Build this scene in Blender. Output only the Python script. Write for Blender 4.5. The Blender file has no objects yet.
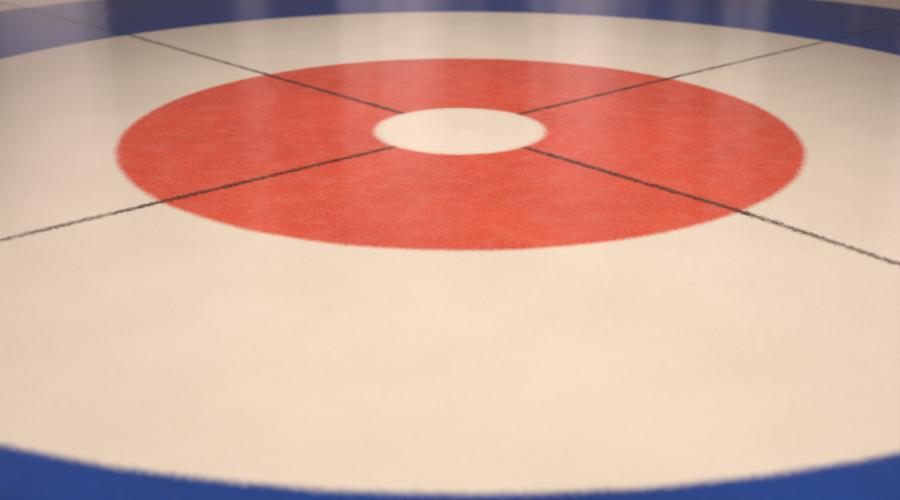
import bpy, math, random, bmesh
random.seed(4)
sc=bpy.context.scene
try:
    sc.view_settings.view_transform='Standard'
except Exception: pass

# ---------------------------------------------------------------- materials
def base_nodes(name):
    m=bpy.data.materials.new(name); m.use_nodes=True
    nt=m.node_tree
    for n in list(nt.nodes): nt.nodes.remove(n)
    return m,nt
class N:
    def __init__(s,nt): s.nt=nt
    def new(s,t,**k):
        n=s.nt.nodes.new(t)
        for a,b in k.items(): setattr(n,a,b)
        return n
    def link(s,a,b): s.nt.links.new(a,b)
    def math(s,op,a,b=None,c=None,clamp=False):
        n=s.new('ShaderNodeMath',operation=op); n.use_clamp=clamp
        for i,v in enumerate((a,b,c)):
            if v is None: continue
            if isinstance(v,(int,float)): n.inputs[i].default_value=v
            else: s.link(v,n.inputs[i])
        return n.outputs[0]
    def noise(s,vec,scale,detail=2,rough=.5):
        n=s.new('ShaderNodeTexNoise'); n.inputs['Scale'].default_value=scale
        n.inputs['Detail'].default_value=detail; n.inputs['Roughness'].default_value=rough
        s.link(vec,n.inputs['Vector']); return n.outputs['Fac']
    def ramp(s,fac,a,b,va=0.,vb=1.):
        n=s.new('ShaderNodeMapRange'); n.interpolation_type='SMOOTHSTEP'
        n.inputs['From Min'].default_value=a; n.inputs['From Max'].default_value=b
        n.inputs['To Min'].default_value=va; n.inputs['To Max'].default_value=vb
        s.link(fac,n.inputs['Value']); return n.outputs['Result']
    def mix(s,f,a,b,mode='MIX'):
        n=s.new('ShaderNodeMix',data_type='RGBA',blend_type=mode)
        for i,v in ((0,f),(6,a),(7,b)):
            if isinstance(v,(int,float)): n.inputs[i].default_value=v
            elif isinstance(v,tuple): n.inputs[i].default_value=(*v,1)
            else: s.link(v,n.inputs[i])
        return n.outputs[2]
WHITE=(.80,.742,.655); WHITE2=(.755,.695,.605)
def ice(name,col,dark=None,inner=None,outer=None,frost=.05,line=False,feather=.006,specks=0,spot=False,cloud=.35):
    m,nt=base_nodes(name); g=N(nt)
    geo=g.new('ShaderNodeNewGeometry'); P=geo.outputs['Position']
    big=g.ramp(g.noise(P,4,4,.6),.3,.7)
    c=g.mix(big,dark or tuple(x*.93 for x in col),col)
    mid=g.ramp(g.noise(P,22,6,.72),.40,.72,0,frost*cloud)
    c=g.mix(mid,c,(.9,.78,.70))
    sp=g.ramp(g.noise(P,280,2,.7),.48,.8,0,frost)
    c=g.mix(sp,c,(.9,.80,.72))
    gr=g.ramp(g.noise(P,190,2,.7),.30,.50,.09,0)
    c=g.mix(gr,c,(.25,.12,.09))
    if specks:  # sparse tiny white specks mixed into the base colour
        vo=g.new('ShaderNodeTexVoronoi'); vo.inputs['Scale'].default_value=34; g.link(P,vo.inputs['Vector'])
        sepc=g.new('ShaderNodeSeparateColor'); g.link(vo.outputs['Color'],sepc.inputs[0])
        pick=g.math('GREATER_THAN',sepc.outputs[0],.90)
        rad=g.ramp(vo.outputs['Distance'],.03,.08,specks,0)
        c=g.mix(g.math('MULTIPLY',pick,rad),c,(.95,.85,.75))
    sep=g.new('ShaderNodeSeparateXYZ'); g.link(P,sep.inputs[0])
    r=g.math('SQRT',g.math('ADD',g.math('MULTIPLY',sep.outputs[0],sep.outputs[0]),g.math('MULTIPLY',sep.outputs[1],sep.outputs[1])))
    white=g.mix(big,WHITE2,WHITE)
    if inner or outer:
        w=g.math('ADD',g.math('MULTIPLY',g.math('SUBTRACT',g.noise(P,190,3,.8),.5),.022),
                       g.math('MULTIPLY',g.math('SUBTRACT',g.noise(P,14,2,.5),.5),.007))
        rw=g.math('ADD',r,w)
        if outer: c=g.mix(g.ramp(rw,outer-feather,outer+.003),c,white)
        if inner: c=g.mix(g.ramp(rw,inner-.003,inner+feather),white,c)
    if spot:
        c=g.mix(g.ramp(r,.002,.005,.15,0),c,(.5,.32,.28))
    bs=g.new('ShaderNodeBsdfPrincipled'); g.link(c,bs.inputs['Base Color'])
    bs.inputs['IOR'].default_value=1.35
    rr=g.ramp(g.noise(P,2.2,3,.5),.3,.7,.05,.09); g.link(rr,bs.inputs['Roughness'])
    h=g.math('ADD',g.noise(P,45,1,.4),g.math('MULTIPLY',g.noise(P,7,2,.5),2.))
    b=g.new('ShaderNodeBump'); b.inputs['Strength'].default_value=.09; b.inputs['Distance'].default_value=.002
    g.link(h,b.inputs['Height']); g.link(b.outputs[0],bs.inputs['Normal'])
    o=g.new('ShaderNodeOutputMaterial')
    if line:   # dyed string frozen in: soft, grainy edges
        uv=g.new('ShaderNodeUVMap'); su=g.new('ShaderNodeSeparateXYZ'); g.link(uv.outputs[0],su.inputs[0])
        d=g.math('ABSOLUTE',g.math('SUBTRACT',su.outputs[1],.5))
        d=g.math('ADD',d,g.math('MULTIPLY',g.math('SUBTRACT',g.noise(P,170,3,.85),.5),1.25))
        a=g.ramp(d,.0,.38,.95,0)
        edge=g.ramp(g.math('ABSOLUTE',g.math('SUBTRACT',su.outputs[1],.5)),.36,.5,1,0)
        a=g.math('MULTIPLY',a,edge)
        a=g.math('MULTIPLY',a,g.ramp(g.noise(P,40,4,.7),.3,.62,.5,1))
        a=g.math('MULTIPLY',a,g.ramp(r,R1,R1+.018))       # stops at the button
        a=g.math('MULTIPLY',a,g.ramp(r,R2,R2+.12,1,.70))
        a=g.math('MULTIPLY',a,g.ramp(r,R3-.02,R3+.02,1,.6))
        tr=g.new('ShaderNodeBsdfTransparent'); mx=g.new('ShaderNodeMixShader')
        g.link(a,mx.inputs[0]); g.link(tr.outputs[0],mx.inputs[1]); g.link(bs.outputs[0],mx.inputs[2]); g.link(mx.outputs[0],o.inputs[0])
    else: g.link(bs.outputs[0],o.inputs[0])
    return m
RED=(.72,.080,.034); BLUE=(.001,.056,.34)
R1,R2,R3,R4=.150,.613,1.199,1.76
m_white=ice('white_ice',WHITE,WHITE2,frost=.2)
m_button=ice('button_ice',(.84,.78,.70),WHITE,frost=.3,spot=True)
m_red=ice('red_painted_ice',RED,(.62,.064,.028),inner=R1,outer=R2,frost=.20,feather=.014,specks=.30,cloud=.35)
m_blue=ice('blue_painted_ice',BLUE,(.001,.040,.245),inner=R3,outer=R4,frost=.010,feather=.014,specks=.12)
m_line=ice('dark_line',(.075,.030,.018),frost=.12,line=True)

# ---------------------------------------------------------------- geometry
def add(name,verts,faces,mat,parent=None):
    me=bpy.data.meshes.new(name); me.from_pydata(verts,[],faces); me.update()
    me.materials.append(mat)
    o=bpy.data.objects.new(name,me); bpy.context.collection.objects.link(o)
    if parent: o.parent=parent
    return o
def ring(name,r0,r1,z0,z1,mat,parent,n=512):
    v=[];f=[]
    for i in range(n):
        a=2*math.pi*i/n; c,s=math.cos(a),math.sin(a)
        v+=[(r0*c,r0*s,z1),(r1*c,r1*s,z1),(r1*c,r1*s,z0),(r0*c,r0*s,z0)]
    for i in range(n):
        j=(i+1)%n
        for k in range(4):
            l=(k+1)%4
            f.append((4*i+k,4*i+l,4*j+l,4*j+k))
    return add(name,v,f,mat,parent)
def disc(name,r,z0,z1,mat,parent,n=512):
    v=[];f=[]
    for z in (z0,z1):
        for i in range(n):
            a=2*math.pi*i/n; v.append((r*math.cos(a),r*math.sin(a),z))
    f.append(tuple(range(n,2*n))); f.append(tuple(reversed(range(n))))
    for i in range(n):
        j=(i+1)%n; f.append((i,j,n+j,n+i))
    return add(name,v,f,mat,parent)
def strip(name,pts,width,z,mat,parent):
    P=[]
    for a,b in zip(pts,pts[1:]):
        L=math.dist(a,b); k=max(1,int(L/.01))
        for i in range(k): P.append((a[0]+(b[0]-a[0])*i/k,a[1]+(b[1]-a[1])*i/k))
    P.append(pts[-1])
    v=[];f=[]; wob=0
    for i,p in enumerate(P):
        q0=P[max(0,i-3)];q1=P[min(len(P)-1,i+3)]
        dx,dy=q1[0]-q0[0],q1[1]-q0[1]; L=math.hypot(dx,dy); nx,ny=-dy/L,dx/L
        wob=wob*.93+random.uniform(-1,1)*.00025
        v+=[(p[0]+nx*(wob+width/2),p[1]+ny*(wob+width/2),z),(p[0]+nx*(wob-width/2),p[1]+ny*(wob-width/2),z)]
    for i in range(len(P)-1): f.append((2*i,2*i+1,2*i+3,2*i+2))
    o=add(name,v,f,mat,parent)
    ul=o.data.uv_layers.new(name='UVMap')
    for lp in o.data.loops:
        ul.data[lp.index].uv=(lp.vertex_index//2*.01, lp.vertex_index%2)
    return o

S=9
fl=add('floor',[(-S,-S,0),(S,-S,0),(S,S,0),(-S,S,0),(-S,-S,-.05),(S,-S,-.05),(S,S,-.05),(-S,S,-.05)],
 [(0,1,2,3),(7,6,5,4),(0,4,5,1),(1,5,6,2),(2,6,7,3),(3,7,4,0)],m_white)
fl['kind']='structure'; fl['label']='creamy white sheet of curling ice'

house=bpy.data.objects.new('curling_house',None); bpy.context.collection.objects.link(house)
house['label']='round curling target with blue, white and red rings on ice'
house['category']='curling target'
e=.0003
b=ring('outer_ring',R3-.010,R4+.008,0,e*2,m_blue,house); b['label']='broad blue painted ring'
w=ring('white_ring',R2+.010,R3-.010,0,e*2,m_white,house); w['label']='wide creamy white ring'
r=ring('inner_ring',R1-.010,R2+.010,0,e*2,m_red,house); r['label']='broad red painted ring with frosty speckles'
c=disc('button',R1-.010,0,e*2,m_button,house); c['label']='small white centre disc'
l1=strip('centre_line',[(-1.95,-1.755),(-.64,-.569),(-.4036,-.3607),(-.1216,-.1154),(.1261,.1210),(.8808,.7842),(2.4,2.12)],.028,e*3.2,m_line,house)
l1['label']='thin dark grainy line through the target'
l2=strip('tee_line',[(-1.75,1.80),(-.8004,.8578),(-.1134,.1210),(.1124,-.1154),(.405,-.4398),(.5738,-.658),(1.5,-1.72)],.028,e*3.6,m_line,house)
l2['label']='thin dark grainy line crossing the target'

# ---------------------------------------------------------------- light
sp=bpy.data.lights.new('vignette_spot','SPOT'); sp.energy=640; sp.spot_size=math.radians(45); sp.spot_blend=1.0; sp.shadow_soft_size=.4  # added unseen spot: main light, its oval pool imitates lens vignetting
sp.color=(1,.885,.765)
so=bpy.data.objects.new('vignette_spot',sp); so.location=(.05,-.35,4.2); so.scale=(.72,1.5,1); bpy.context.collection.objects.link(so)

wd=bpy.data.worlds.new('hall'); sc.world=wd; wd.use_nodes=True; nt=wd.node_tree
for n in list(nt.nodes): nt.nodes.remove(n)
g=N(nt)
tc=g.new('ShaderNodeTexCoord'); D=tc.outputs['Generated']
sep=g.new('ShaderNodeSeparateXYZ'); g.link(D,sep.inputs[0])
az=g.math('ARCTAN2',sep.outputs[0],sep.outputs[1])
cmb=g.new('ShaderNodeCombineXYZ'); g.link(az,cmb.inputs[0]); cmb.inputs[1].default_value=3.7
col=g.noise(cmb.outputs[0],15,2,.5)
band=g.ramp(col,.38,.60,.45,2.3)
# dark stripe added to the world straight ahead, for its reflection in the ice
mid=g.ramp(g.math('ABSOLUTE',g.math('SUBTRACT',az,.03)),.025,.05,.35,1)
band=g.math('MULTIPLY',band,mid)
alt=g.ramp(sep.outputs[2],.22,.45,.0,1.)
band2=g.math('ADD',g.math('MULTIPLY',band,g.math('SUBTRACT',1.,alt)),alt)
colr=g.mix(alt,(.27,.21,.205),(.38,.305,.26))
bg=g.new('ShaderNodeBackground'); g.link(colr,bg.inputs[0]); g.link(band2,bg.inputs[1])
o=g.new('ShaderNodeOutputWorld'); g.link(bg.outputs[0],o.inputs[0])

# ---------------------------------------------------------------- camera
cd=bpy.data.cameras.new('camera'); co=bpy.data.objects.new('camera',cd); bpy.context.collection.objects.link(co)
cd.sensor_width=36; cd.lens=1206.66/900*36
co.location=(-.0176,-2.1291,.5928); co.rotation_euler=(math.pi/2-.3706,0,0)
cd.dof.use_dof=True; cd.dof.focus_distance=2.0; cd.dof.aperture_fstop=3.2
sc.camera=co
